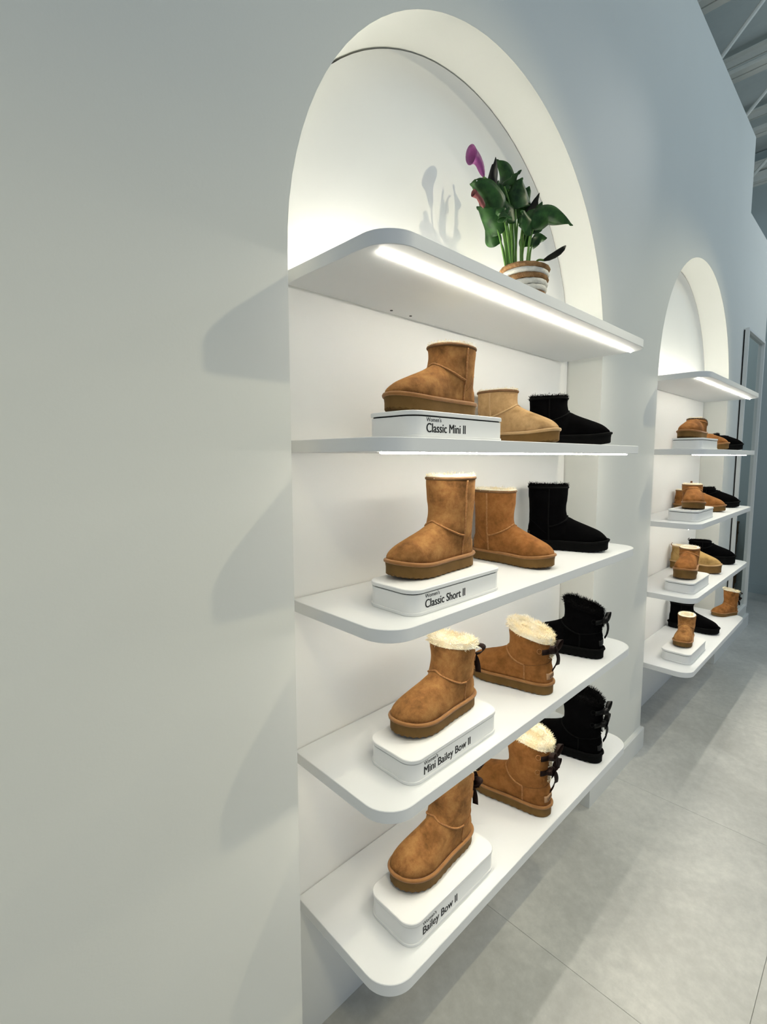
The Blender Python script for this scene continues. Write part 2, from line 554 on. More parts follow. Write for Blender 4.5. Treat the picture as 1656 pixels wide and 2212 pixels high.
TITLES = {1: ('Classic Mini II', 0.145), 2: ('Classic Short II', 0.153), 3: ('Mini Bailey Bow II', 0.186), 4: ('Bailey Bow II', 0.138)}
UNDER = {(0, 1): 'under the low chestnut ankle boot', (0, 2): 'under the mid-calf chestnut boot', (0, 3): 'under the short bow boot', (0, 4): 'under the tall bow boot',
         (1, 1): 'under the braided slipper', (1, 2): 'under the very low chestnut boot', (1, 3): 'under the thick-soled chestnut boot', (1, 4): 'under the small chestnut boot'}
block_x = {}
for k in range(2):
    for i in (1, 2, 3, 4):
        cx = k * DN + (BX0 + BX1) / 2 + (0.02 if k == 1 and i == 4 else 0.0)
        block_x[(k, i)] = cx
        root = empty('display_block', (cx, (BY0 + BY1) / 2, SZ[i]))
        lab = 'white display block %s' % UNDER[(k, i)]
        if k == 0: lab += ', front reading %s' % TITLES[i][0]
        else: lab += ' in the far niche'
        tag(root, lab, 'display block', 'white display blocks')
        if bmeshes is None:
            bmeshes = []
            for nm, b in zip(('base', 'body', 'core', 'lid'), block_parts()):
                o = b.build(nm, M_DARK if nm == 'core' else M_BLOCK, root); fix_normals(o.data); autosmooth(o, 35); bmeshes.append(o.data)
                if nm == 'body': body = o
        else:
            for nm, me in zip(('base', 'body', 'core', 'lid'), bmeshes):
                o = mesh_obj(nm, me, None, root)
                if nm == 'body': body = o
        if k == 0:
            yf = -bd / 2 + 0.0025 - 0.0003
            x_t = 0.241 - cx
            a = text_mesh("Women's", 0.012, 0.0)
            o = put_text(a, 0.052, M_TEXT, 'lettering', body, (x_t, yf, 0.0385)); o['label'] = "small black word Women's"
            t, wd = TITLES[i]
            a = text_mesh(t, 0.02, 0.0, 0.0008)
            o = put_text(a, wd, M_TEXT, 'lettering', body, (x_t, yf, 0.0145), 1.12); o['label'] = 'larger black words %s' % t

# ------------------------------------------------------------------ footwear
HALFW = [(0, 0), (.012, .016), (.04, .0285), (.09, .0375), (.16, .0425), (.28, .0440), (.42, .0455), (.56, .0505), (.68, .0555), (.78, .0560), (.86, .0510), (.92, .0420), (.965, .0290), (.99, .0150), (1, 0)]
LB = 0.302
def halfw(s): return max(0.0, catmull(HALFW, s))
def centre(s): return 0.006 * math.sin(PI * s) - 0.006 * s

def sole_outline(off=0.0, n=40):
    """closed ccw outline of the sole, heel at x=0, toe at x=LB"""
    ss = [0.5 - 0.5 * math.cos(PI * i / n) for i in range(n + 1)]
    lo = [(s * LB, centre(s) - halfw(s)) for s in ss]
    hi = [(s * LB, centre(s) + halfw(s)) for s in reversed(ss[1:-1])]
    pts = [Vector((x, y)) for x, y in lo + hi]
    out = []
    N = len(pts)
    for i in range(N):
        t = (pts[(i + 1) % N] - pts[i - 1])
        nrm = Vector((t.y, -t.x))
        if nrm.length > 0: nrm.normalize()
        p = pts[i] + nrm * off
        out.append((p.x, p.y))
    return out

def toe_spring(x):
    s = x / LB
    return 0.010 * max(0.0, (s - 0.70) / 0.30) ** 1.6

ZTOP = [(0.0, .085), (.05, .108), (.15, .125), (.35, .136), (.50, .130), (.62, .114), (.74, .0985), (.83, .0875), (.89, .0790), (.94, .0685), (.97, .0590), (.99, .0500), (1.0, .044)]

def build_boot(H, sole=0.040, top_front=None, drop=0.0, slit=False, low=False, tops=0.5, flare=1.0):
    """returns dict of mesh data for one style of boot.  H = rim height at the front"""
    dz = sole - 0.040
    b = MB()
    # foot: dome rings from heel to toe
    rings = []
    NR_, NS = 34, 26
    for i in range(NR_):
        s = 0.018 + (0.984 - 0.018) * i / (NR_ - 1)
        if i > NR_ - 8: s = 0.984 - (0.984 - 0.80) * ((NR_ - 1 - i) / 7) ** 1.35 * 1.0
        hw = halfw(s) * 0.985 - 0.0005
        zb = sole - 0.012 + toe_spring(s * LB)
        zt = catmull(ZTOP, s) + dz
        if low: zt = min(zt, H - 0.012 + 0.0 * s)
        c = centre(s)
        ring = []
        for j in range(NS):
            a = 2 * PI * j / NS
            ca, sa = math.cos(a), math.sin(a)
            e = 2 / 2.35
            yy = math.copysign(abs(ca) ** e, ca) * hw * (1.0 if sa < 0.15 else 1.0 - 0.05 * sa)
            if sa >= 0:
                zz = zb + 0.018 + (zt - zb - 0.018) * (abs(sa) ** (2 / 2.25))
            else:
                zz = zb + 0.018 - 0.018 * abs(sa) ** 0.6
            ring.append((s * LB, c + yy, zz))
        rings.append(ring)
    b.loft(rings)
    # shaft: oval rings, open at the top with a hollow
    XB = [(0.02, .006), (.06, .005), (.11, .0085), (.16, .008), (.28, .000)]
    XF = [(0.02, .195), (.08, .178), (.105, .162), (.135, .150), (.17, .148), (.20, .150), (.28, .156)]
    YW = [(0.02, .0425), (.07, .0475), (.12, .0510), (.18, .0540), (.28, .0580)]
    NS2 = 40
    def rimz(a):
        # a = 0 front, PI back
        bk = 0.5 - 0.5 * math.cos(a)
        return H - drop * (bk ** (1.2 if slit else 1.5))
    def shaft_pt(a, z, inset=0.0, zr=None):
        zr = z - dz if zr is None else zr
        xb, xf, yw = catmull(XB, zr), catmull(XF, zr), catmull(YW, zr) * flare
        cx, rx = (xb + xf) / 2, (xf - xb) / 2 - inset
        e = 2 / 2.25
        ca, sa = math.cos(a), math.sin(a)
        return (cx + math.copysign(abs(ca) ** e, ca) * rx, math.copysign(abs(sa) ** e, sa) * (yw - inset), z)
    rs = []
    z0 = sole - 0.005
    NZ = 20
    for i in range(NZ + 1):
        f = i / NZ
        rs.append([shaft_pt(2 * PI * j / NS2, z0 + f * (rimz(2 * PI * j / NS2) - z0)) for j in range(NS2)])
    depth = min(0.055, (H - drop - sole) * 0.35)
    wallt = 0.010
    rs.append([(lambda p: (p[0], p[1], p[2] + 0.002))(shaft_pt(2 * PI * j / NS2, rimz(2 * PI * j / NS2), wallt * 0.5)) for j in range(NS2)])
    rs.append([shaft_pt(2 * PI * j / NS2, rimz(2 * PI * j / NS2), wallt) for j in range(NS2)])
    rs.append([shaft_pt(2 * PI * j / NS2, rimz(2 * PI * j / NS2) - depth, wallt) for j in range(NS2)])
    b.loft(rs)
    tmp = b.build('tmp_boot'); fix_normals(tmp.data)
    md = tmp.modifiers.new('r', 'REMESH'); md.mode = 'VOXEL'; md.voxel_size = 0.0036
    md = tmp.modifiers.new('s', 'SMOOTH'); md.factor = 0.5; md.iterations = 5
    me = applied(tmp)
    bpy.data.objects.remove(tmp)
    # soft dents of the sheepskin
    for v in me.vertices:
        p = v.co
        k = noise.noise(p * 22.0) * 0.0022 + noise.noise(p * 60.0) * 0.0006
        d = Vector((p.x - 0.09, p.y, 0)).normalized()
        if p.z > sole + 0.01 and p.z < H - 0.012: v.co += d * k
    me.polygons.foreach_set('use_smooth', [True] * len(me.polygons))
    me.update()
    bvh = BVHTree.FromPolygons([v.co for v in me.vertices], [tuple(p.vertices) for p in me.polygons])
    def surf(a, z, off=0.0, ax=0.082):
        d = Vector((math.cos(a), math.sin(a), 0))
        o = Vector((ax, 0, z)) + d * 0.4
        hit, nrm, idx, dist = bvh.ray_cast(o, -d)
        if hit is None: hit = Vector((ax, 0, z)) + d * 0.05; nrm = d
        return hit + d * off
    out = {'upper': me}
    # welt and sole
    ol = sole_outline(0.0015)
    w = MB()
    hw_ = 0.0051
    w.tube([(x, y, sole - 0.004 + toe_spring(x)) for x, y in ol], hw_, 8, closed=True)
    out['welt'] = w
    so = MB()
    o1, o2, o3 = sole_outline(0.0005), sole_outline(0.0025), sole_outline(-0.004)
    o0 = sole_outline(-0.010)
    def zz(x, z): return z + toe_spring(x) * (1.0)
    rings = [[(x, y, zz(x, 0.0)) for x, y in o0],
             [(x, y, zz(x, 0.0 if (i % 2 or x < .03) else 0.0035)) for i, (x, y) in enumerate(o3)],
             [(x, y, zz(x, 0.0025 if (i % 2 or x < .03) else 0.0055)) for i, (x, y) in enumerate(o1)],
             [(x, y, zz(x, sole * 0.5)) for x, y in o1],
             [(x, y, zz(x, sole - 0.007)) for x, y in o2],
             [(x, y, zz(x, sole - 0.004)) for x, y in o3]]
    so.loft(rings)
    out['sole'] = so
    # seams
    sm = MB()
    zs = 0.094 + dz
    zf = min(0.133 + dz, H - 0.018)
    a_v = 1.60
    if not low or H > 0.10:
        pts = []
        for i in range(-26, 27):
            t = abs(i) / 26
            a = a_v * i / 26
            z = zf - (zf - zs) * (math.sin(t * PI / 2) ** 1.25)
            pts.append(surf(a, z, 0.0006))
        sm.tube(pts, [0.0030 * (1 + 0.14 * math.sin(i * 2.6)) for i in range(len(pts))], 6)
    out['ankle_seam'] = sm
    out['side_seams'] = []
    if not slit:
        for sgn in (1, -1):
            pts = []
            zt = rimz(a_v) - 0.010
            n = 40
            for i in range(n + 1):
                z = zt + (sole + 0.002 - zt) * i / n
                bend = 0.16 * max(0, (zs + 0.02 - z) / 0.08) if z < zs + 0.02 else 0
                pts.append(surf(sgn * (a_v - bend * 0.6), z, 0.0006))
            out['side_seams'].append(MB().tube(pts, [0.0030 * (1 + 0.16 * math.sin(i * 2.4)) for i in range(len(pts))], 6))
    else:
        for sgn in (1, -1):
            pts = [surf(sgn * a_v, zs + (sole + 0.002 - zs) * i / 16, 0.0006) for i in range(17)]
            out['side_seams'].append(MB().tube(pts, 0.0028, 6))
    hc = MB()
    if slit:
        for sgn in (1, -1):
            pts = [surf(sgn * (a_v + (PI - a_v) * i / 17), zs + 0.016 * (i / 17) ** 1.5, 0.0003) for i in range(18)]
            hc.tube(pts, 0.0014, 6)
    elif H > 0.15:
        for sgn in (1, -1):
            pts = []
            for i in range(18):
                t = i / 17
                pts.append(surf(sgn * (a_v + 0.12 + (PI - a_v - 0.12) * t), sole + 0.028 + 0.055 * math.sin(t * PI / 2) ** 1.5, 0.0))
            hc.tube(pts, 0.0007, 5)
    out['heel_line'] = hc
    # rim binding
    bi = MB()
    bi.tube([surf(2 * PI * j / 56, rimz(2 * PI * j / 56) - 0.005, -0.0012) for j in range(56)], 0.0045, 8, closed=True)
    out['binding'] = bi
    # heel tag
    g = []
    for i in range(4):
        for j in range(7):
            a = PI + (j / 6 - 0.5) * 0.72
            z = sole + 0.012 + 0.020 * i / 3
            g.append((a, z))
    tv = [surf(a, z, 0.0022) for a, z in g] + [surf(a, z, -0.001) for a, z in g]
    tf = []
    for i in range(3):
        for j in range(6):
            q = (i * 7 + j, i * 7 + j + 1, (i + 1) * 7 + j + 1, (i + 1) * 7 + j)
            tf += [q, tuple(28 + x for x in reversed(q))]
    edge = [0, 1, 2, 3, 4, 5, 6, 13, 20, 27, 26, 25, 24, 23, 22, 21, 14, 7]
    for a, c in zip(edge, edge[1:] + edge[:1]): tf.append((a, a + 28, c + 28, c))
    out['tag'] = MB().add(tv, tf)
    # lettering on the heel tag
    lm = text_mesh('UGG', 0.014, 0.0002)
    xs = [v.co.x for v in lm.vertices]; x0, x1 = min(xs), max(xs)
    for v in lm.vertices:
        fx = (v.co.x - x0) / (x1 - x0)
        p = surf(PI + (fx - 0.5) * 0.44, sole + 0.0165 + v.co.y * 1.05, 0.0026 + v.co.z)
        v.co = p
    out['tag_text'] = lm
    out['surf'], out['rimz'], out['shaft_pt'], out['H'], out['solez'] = surf, rimz, shaft_pt, H, sole
    out['drop'] = drop
    return out

def tufts(b, p, n, count, length, spread=0.9, w=0.0007):
    for _ in range(count):
        d = (n + Vector((random.gauss(0, 1), random.gauss(0, 1), random.gauss(0, 1))) * spread * 0.5).normalized()
        side = d.orthogonal().normalized()
        side = (Quaternion(d, random.uniform(0, 2 * PI)) @ side)
        L = length * random.uniform(0.55, 1.25)
        q = p + Vector((random.gauss(0, 1), random.gauss(0, 1), random.gauss(0, 1))) * 0.0022
        bend = side.cross(d) * L * random.uniform(-0.45, 0.45)
        m = q + d * L * 0.55 + bend * 0.3
        e = q + d * L + bend
        b.add([q - side * w, q + side * w, m + side * w * 0.8, m - side * w * 0.8, e], [(0, 1, 2, 3), (3, 2, 4)])

def fleece_collar(bt, height, thick, tuft_len, dens, out_push=0.0, open_=False):
    """cream or black pile standing in and over the rim of a boot"""
    b = MB()
    N = 72
    rimz, sp = bt['rimz'], bt['shaft_pt']
    ring_in, ring_out, ring_top, ring_low = [], [], [], []
    rings = [[] for _ in range(7)]
    for j in range(N):
        a = 2 * PI * j / N
        z = rimz(a)
        o = Vector(sp(a, z, 0.0015 - out_push))
        i_ = Vector(sp(a, z, 0.012 + thick))
        i2 = Vector(sp(a, z, 0.016 + thick))
        lump = 1 + 0.45 * noise.noise(Vector((math.cos(a) * 4, math.sin(a) * 4, height * 50))) + 0.25 * noise.noise(Vector((math.cos(a) * 13, math.sin(a) * 13, 3.1)))
        hh = height * max(0.35, lump)
        if open_:
            inn = Vector(sp(a, z, 0.017)); inn2 = Vector(sp(a, z, 0.024))
            prof = [(o, -0.003), (o, hh * 0.55), (o * 0.75 + inn * 0.25, hh * 0.95), (o * 0.35 + inn * 0.65, hh), (inn, hh * 0.45), (inn2, -0.018), (inn2, -0.050)]
        else:
            prof = [(o, -0.003), (o + (o - i_).normalized() * thick * 0.15, hh * 0.45), (o * 0.72 + i_ * 0.28, hh * 0.92), (o * 0.45 + i_ * 0.55, hh),
                    (o * 0.12 + i_ * 0.88, hh * 0.35), (i_, -0.022), (i2, -0.050)]
        for k, (p, dz_) in enumerate(prof):
            q = p.copy(); q.z = z + dz_
            rings[k].append(q)
    b.loft(rings, False, True)
    for k in range(len(rings) - 1):
        for j in range(N):
            p = (rings[k][j] + rings[k + 1][j] + rings[k][(j + 1) % N] + rings[k + 1][(j + 1) % N]) / 4
            n = (rings[k + 1][j] - rings[k][j]).cross(rings[k][(j + 1) % N] - rings[k][j])
            if n.length > 0: n.normalize()
            n = -n if k == 0 and n.dot(p - Vector((0.075, 0, p.z))) < 0 else n
            cen = Vector((0.075, 0, p.z))
            if k <= 1 and n.dot(p - cen) < 0: n = -n
            if k >= 4 and n.dot(p - cen) > 0: n = -n
            if k in (2, 3) and n.z < 0: n = -n
            cnt = dens if k in (1, 2, 3, 4) else max(1, dens // 3)
            if k == 0: cnt = max(1, dens // 2)
            tufts(b, p, n, cnt, tuft_len * (0.8 if k in (0, 5) else 1.0))
    return b

def strip(b, pts, side, w, th=0.0006, taper=None):
    """ribbon strip along pts with width vector side"""
    L = len(pts)
    top, bot = [], []
    for i, p in enumerate(pts):
        ww = w * (taper[i] if taper else 1.0)
        p = Vector(p)
        s = (side[i] if isinstance(side, list) else side) * ww / 2
        t = Vector(pts[min(i + 1, L - 1)]) - Vector(pts[max(i - 1, 0)])
        n = t.cross(s)
        n = n.normalized() * th if n.length > 0 else Vector((0, 0, th))
        top += [p - s + n, p + s + n]
        bot += [p - s - n, p + s - n]
    v = top + bot
    m = 2 * L
    f = []
    for i in range(L - 1):
        a = 2 * i
        f += [(a, a + 1, a + 3, a + 2), (m + a + 2, m + a + 3, m + a + 1, m + a), (a, a + 2, m + a + 2, m + a), (a + 1, m + a + 1, m + a + 3, a + 3)]
    f += [(0, m, m + 1, 1), (2 * L - 2, 2 * L - 1, m + 2 * L - 1, m + 2 * L - 2)]
    b.add(v, f)

def bow_parts(bt, z, sc=1.0):
    """ribbon bow at the back of the shaft; x = -out, y = sideways"""
    surf = bt['surf']
    c = surf(PI, z, 0.010)
    sd = Vector((0, 1, 0)); out = Vector((-1, 0, 0)); upv = Vector((0, 0, 1))
    band = MB()
    pts = [surf(PI + t * 0.62, z - 0.003 * abs(t), 0.004) for t in [i / 8 - 1 for i in range(17)]]
    strip(band, pts, upv, 0.013 * sc)
    loops, tails = [], []
    for s in (1, -1):
        lp = MB()
        pts, tp = [], []
        for i in range(15):
            a = 2 * PI * i / 14
            r = 0.021 * sc * (1 - math.cos(a)) / 2 * 1.65
            pts.append(c + sd * s * r + upv * (0.010 * sc * math.sin(a) + 0.35 * r) + out * (0.006 * math.sin(a / 2)))
            tp.append(0.45 + 0.55 * math.sin(a / 2))
        strip(lp, pts, out * 0.85 + upv * 0.25, 0.015 * sc, 0.0006, tp)
        loops.append(lp)
        tl = MB()
        pts = [c + sd * s * (0.003 + 0.019 * sc * t) + upv * (-0.044 * sc * t) + out * (0.004 + 0.010 * math.sin(PI * t) * (1 if s > 0 else 0.5)) for t in [i / 8 for i in range(9)]]
        strip(tl, pts, (sd * 0.9 + out * 0.3 * s), 0.013 * sc, 0.0006, [0.5] + [0.8] + [1] * 7)
        tails.append(tl)
    knot = MB()
    kr = []
    for i in range(7):
        a = PI * i / 6
        kr.append([c + out * 0.004 + upv * (0.008 * sc * -math.cos(a)) + (sd * math.cos(t) * 0.0065 + out * math.sin(t) * 0.0055) * sc * (0.35 + 0.65 * math.sin(a)) for t in [2 * PI * q / 10 for q in range(10)]])
    knot.loft(kr)
    holes = []
    for s in (1, -1):
        h = MB()
        pc = [surf(PI + s * 0.72 + 0.11 * math.cos(t), z + 0.0085 * math.sin(t), 0.001) for t in [2 * PI * q / 16 for q in range(16)]]
        h.tube(pc, 0.0013, 5, closed=True)
        holes.append(h)
    return band, loops, tails, knot, holes

class Style: pass
def make_style(H, sole=0.040, drop=0.0, slit=False, low=False, bows=0, fleece=None, blackfleece=None, flare=1.0):
    bt = build_boot(H, sole, drop=drop, slit=slit, low=low, flare=flare)
    S = Style()
    S.bt = bt
    def me_of(b, smooth=True):
        o = b.build('tmp'); fix_normals(o.data)
        me = o.data
        bpy.data.objects.remove(o)
        if smooth: me.polygons.foreach_set('use_smooth', [True] * len(me.polygons))
        return me
    S.upper = bt['upper']
    S.welt = me_of(bt['welt'])
    S.sole = me_of(bt['sole'], False)
    try:
        S.sole.polygons.foreach_set('use_smooth', [True] * len(S.sole.polygons)); S.sole.set_sharp_from_angle(angle=math.radians(30))
    except Exception: pass
    S.ankle = me_of(bt['ankle_seam']) if bt['ankle_seam'].v else None
    S.side = [me_of(x) for x in bt['side_seams']]
    S.heel_line = me_of(bt['heel_line']) if bt['heel_line'].v else None
    S.binding = me_of(bt['binding']) if not slit else None
    S.tag = me_of(bt['tag'])
    S.tag_text = bt['tag_text']
    S.fleece = {}
    for col, spec in (('cream', fleece), ('black', blackfleece)):
        if spec:
            b = fleece_collar(bt, *spec)
            if slit:
                # pile showing along the slit at the back
                for i in range(26):
                    z = H - drop - 0.002 - (H - drop - 0.125) * i / 25
                    p = bt['surf'](PI, z, -0.001)
                    for s in (-0.16, -0.06, 0.06, 0.16):
                        tufts(b, bt['surf'](PI + s, z, -0.001), Vector((-1, s * 2, 0.1)).normalized(), 6, 0.009)
            S.fleece[col] = me_of(b, False)
    S.bows = []
    if bows:
        zs = [H - drop - 0.022] if bows == 1 else [H - drop - 0.020, H - drop - 0.072]
        for z in zs:
            band, loops, tails, knot, holes = bow_parts(bt, z, 1.35)
            S.bows.append((me_of(band), [me_of(l) for l in loops], [me_of(t) for t in tails], me_of(knot), [me_of(h) for h in holes]))
    return S

COLS = {
    'tan': dict(u=M_TAN, s=M_SOLE, w=M_WELT, b=M_BIND, st=M_STITCH, g=M_GROOVE, f='cream', fm=M_FLEECE, r=M_RIBBON, t=M_TAG),
    'russet': dict(u=M_TAN2, s=M_SOLE, w=M_WELT, b=M_BIND, st=M_STITCH, g=M_GROOVE, f='cream', fm=M_FLEECE, r=M_RIBBON, t=M_TAG),
    'sand': dict(u=M_SAND, s=M_SOLE, w=M_WELTS, b=M_BIND, st=M_WELTS, g=M_GROOVE, f='cream', fm=M_FLEECE, r=M_RIBBON, t=M_TAG),
    'mustard': dict(u=M_SAND2, s=M_SOLE, w=M_WELTS, b=M_WELTS, st=M_WELTS, g=M_GROOVE, f='cream', fm=M_FLEECE, r=M_RIBBON, t=M_TAG),
    'black': dict(u=M_BLACK, s=M_SOLEB, w=M_SOLEB, b=M_SOLEB, st=M_SOLEB, g=M_SOLEB, f='black', fm=M_FLEECEB, r=M_RIBBONB, t=M_TAGB),
}

def part(name, me, mat, parent):
    o = bpy.data.objects.new(name, me)
    COL.objects.link(o)
    if not me.materials: me.materials.append(None)
    o.material_slots[0].link = 'OBJECT'
    o.material_slots[0].material = mat
    o.parent = parent
    return o

def place_boot(S, col, toe, heading, z, name, label, group, scale=1.0, lettering=True, mirror=False, heel_tab=False):
    c = COLS[col]
    a = math.radians(heading)
    L = LB * scale
    hx, hy = toe[0] - L * math.cos(a), toe[1] - L * math.sin(a)
    root = empty(name, (hx, hy, z), a)
    root.scale = (scale, scale, scale)
    tag(root, label, 'slipper' if name == 'slipper' else 'boot', group)
    up_ = part('upper', S.upper, c['u'], root)
    part('welt', S.welt, c['w'], root)
    part('sole', S.sole, c['s'], root)
    if S.ankle: part('seam', S.ankle, c['st'], up_)
    for m in S.side: part('seam', m, c['st'], up_)
    if S.heel_line: part('heel_seam', S.heel_line, c['g'], up_)
    if S.binding: part('braided_collar' if name == 'slipper' else 'rim_binding', S.binding, (M_BRAID if name == 'slipper' and col != 'black' else c['b']), root)
    if not heel_tab:
        tg = part('heel_tag', S.tag, c['t'], root)
        if col != 'black' and lettering: part('lettering', S.tag_text, M_TAGTXT, tg)
    if c['f'] in S.fleece:
        part('fleece_lining', S.fleece[c['f']], c['fm'], root)
    for band, loops, tails, knot, holes in S.bows:
        kn = part('bow', knot, c['r'], root)
        part('ribbon_band', band, c['r'], kn)
        for l in loops: part('bow_loop', l, c['r'], kn)
        for t in tails: part('bow_tail', t, c['r'], kn)
        for h in holes: part('ribbon_eyelet', h, c['st'], up_)
    if heel_tab:
        H = S.bt['H'] - S.bt['drop']
        pts = [S.bt['surf'](PI, H - 0.022, 0.0)] + [Vector((S.bt['surf'](PI, H - 0.012, 0).x - 0.008 * math.sin(t), 0, H - 0.010 + 0.024 * t / PI)) for t in [PI * q / 8 for q in range(9)]]
        b = MB(); strip(b, pts, Vector((0, 1, 0)), 0.011, 0.001)
        o = b.build('pull_tab', c['r'] if col == 'black' else M_GROOVE, root)
    return root

S_MINI = make_style(0.184, fleece=(0.003, 0.004, 0.004, 2), blackfleece=(0.006, 0.004, 0.008, 3))
S_SHORT = make_style(0.250, fleece=(0.004, 0.004, 0.005, 2), blackfleece=(0.006, 0.004, 0.008, 3))
S_MBOW = make_style(0.206, drop=0.036, slit=True, bows=1, fleece=(0.021, 0.002, 0.012, 12, 0.003, True), blackfleece=(0.016, 0.002, 0.012, 8, 0.003, True))
S_BOW = make_style(0.268, drop=0.036, slit=True, bows=2, fleece=(0.019, 0.002, 0.012, 12, 0.003, True), blackfleece=(0.016, 0.002, 0.012, 8, 0.003, True))
S_LOW = make_style(0.136, low=True, fleece=(0.003, 0.004, 0.004, 1), blackfleece=(0.007, 0.004, 0.008, 2))
S_PLAT = make_style(0.162, sole=0.058, low=True, fleece=(0.003, 0.004, 0.004, 1), blackfleece=(0.003, 0.004, 0.004, 1))
S_SLIP = make_style(0.122, low=True, drop=0.045, fleece=(0.003, 0.004, 0.004, 1), blackfleece=(0.004, 0.004, 0.005, 1), flare=1.0)

G1 = 'sheepskin boots in the near niche'
G2 = 'sheepskin footwear in the far niche'
zb = [z + BH for z in SZ]
# near niche -- on the blocks (toes to the left), in the middle, at the right
place_boot(S_MINI, 'tan', (0.228, -0.078), 180, zb[1], 'ankle_boot', 'low chestnut suede ankle boot on the block reading Classic Mini II', G1)
place_boot(S_MINI, 'sand', (0.890, -0.165), -88, SZ[1], 'ankle_boot', 'sand coloured suede ankle boot between the chestnut and the black one', G1)
place_boot(S_MINI, 'black', (1.300, -0.165), -62, SZ[1], 'ankle_boot', 'low black suede ankle boot on the second highest shelf of the near niche', G1)
place_boot(S_SHORT, 'tan', (0.236, -0.074), 180, zb[2], 'calf_boot', 'worn chestnut suede mid-calf boot on the block reading Classic Short II', G1)
place_boot(S_SHORT, 'russet', (0.885, -0.165), -88, SZ[2], 'calf_boot', 'russet suede mid-calf boot standing directly on the middle shelf', G1)
place_boot(S_SHORT, 'black', (1.318, -0.165), -62, SZ[2], 'calf_boot', 'black suede mid-calf boot on the middle shelf of the near niche', G1)
place_boot(S_MBOW, 'tan', (0.246, -0.080), 180, zb[3], 'bow_boot', 'short chestnut bow boot with cream fleece on the block reading Mini Bailey Bow II', G1)
place_boot(S_MBOW, 'russet', (0.826, 0.118), 99, SZ[3], 'bow_boot', 'short brown bow boot seen from the heel, standing on the second lowest shelf', G1)
place_boot(S_MBOW, 'black', (1.215, 0.115), 103, SZ[3], 'bow_boot', 'short black bow boot on the second lowest shelf of the near niche', G1)
place_boot(S_BOW, 'tan', (0.244, -0.080), 180, zb[4], 'bow_boot', 'tall chestnut bow boot on the block reading Bailey Bow II', G1)
place_boot(S_BOW, 'russet', (0.835, 0.112), 97, SZ[4], 'bow_boot', 'tall brown boot with two dark ribbon bows on the lowest shelf', G1)
place_boot(S_BOW, 'black', (1.235, 0.108), 100, SZ[4], 'bow_boot', 'tall black boot with two black bows on the lowest near shelf', G1)
# far niche
place_boot(S_SLIP, 'russet', (DN + 0.235, -0.085), 180, zb[1], 'slipper', 'chestnut slipper with braided collar on the far block', G2, lettering=False)
place_boot(S_SLIP, 'russet', (DN + 0.890, -0.165), -88, SZ[1], 'slipper', 'chestnut slipper standing on the far shelf beside the black one', G2, lettering=False)
place_boot(S_SLIP, 'black', (DN + 1.320, -0.160), -62, SZ[1], 'slipper', 'black slipper at the right end of the far second shelf', G2)
place_boot(S_LOW, 'russet', (DN + 0.266, -0.142), 198, zb[2], 'ankle_boot', 'very low chestnut ankle boot on the block of the far middle shelf', G2, lettering=False, heel_tab=True)
place_boot(S_LOW, 'russet', (DN + 0.915, -0.165), -88, SZ[2], 'ankle_boot', 'very low chestnut ankle boot standing on the far middle shelf', G2, lettering=False)
place_boot(S_LOW, 'black', (DN + 1.335, -0.160), -62, SZ[2], 'ankle_boot', 'very low black ankle boot on the far middle shelf', G2)
place_boot(S_PLAT, 'russet', (DN + 0.250, -0.108), 187, zb[3], 'platform_boot', 'chestnut ankle boot with thick sole on a far block', G2, lettering=False)
place_boot(S_PLAT, 'mustard', (DN + 0.893, -0.168), -88, SZ[3], 'platform_boot', 'mustard sand ankle boot with thick sole in the far niche', G2, lettering=False, heel_tab=True)
place_boot(S_PLAT, 'black', (DN + 1.325, -0.160), -62, SZ[3], 'platform_boot', 'black ankle boot with thick sole in the far niche', G2, heel_tab=True)
place_boot(S_MINI, 'tan', (DN + 0.301, -0.106), 187, zb[4], 'ankle_boot', 'small chestnut boot with cream lining on the lowest far block', G2, 0.86, False)
place_boot(S_MINI, 'black', (DN + 0.930, -0.172), -82, SZ[4], 'ankle_boot', 'black boot standing behind the small chestnut one on the lowest far shelf', G2, 1.0, heel_tab=True)
place_boot(S_BOW, 'russet', (DN + 1.352, -0.048), 152, SZ[4], 'bow_boot', 'small chestnut bow boot at the right end of the lowest far shelf', G2, 0.72, False)

# ------------------------------------------------------------------ potted lily
M_LEAF = plain_noise('green_lily_leaf', (0.007, 0.034, 0.006), (0.030, 0.095, 0.018), 38, 0.45, 0.1, 80, 0, 0.3)
M_LEAFD = plain_noise('dark_purple_leaf', (0.006, 0.005, 0.005), (0.012, 0.013, 0.008), 30, 0.55, 0.1, 80, 0, 0.2)
M_STEM = plain_noise('green_stem', (0.10, 0.22, 0.045), (0.16, 0.30, 0.07), 30, 0.45, 0.05)
M_BLOOM = plain_noise('purple_bloom', (0.20, 0.035, 0.16), (0.30, 0.07, 0.25), 30, 0.5, 0.05, 100, 0.2)
M_BUD = plain_noise('pink_brown_bud', (0.22, 0.06, 0.06), (0.10, 0.03, 0.03), 40, 0.5, 0.05)
M_JUTE = plain_noise('jute_rope', (0.33, 0.19, 0.085), (0.20, 0.10, 0.04), 60, 0.95, 0.8, 260)
M_ROPEW = plain_noise('white_rope', (0.80, 0.78, 0.72), (0.68, 0.66, 0.60), 60, 0.95, 0.6, 260)
M_SOIL = plain_noise('dark_soil', (0.025, 0.017, 0.011), (0.05, 0.035, 0.022), 60, 0.95, 0.8, 120)

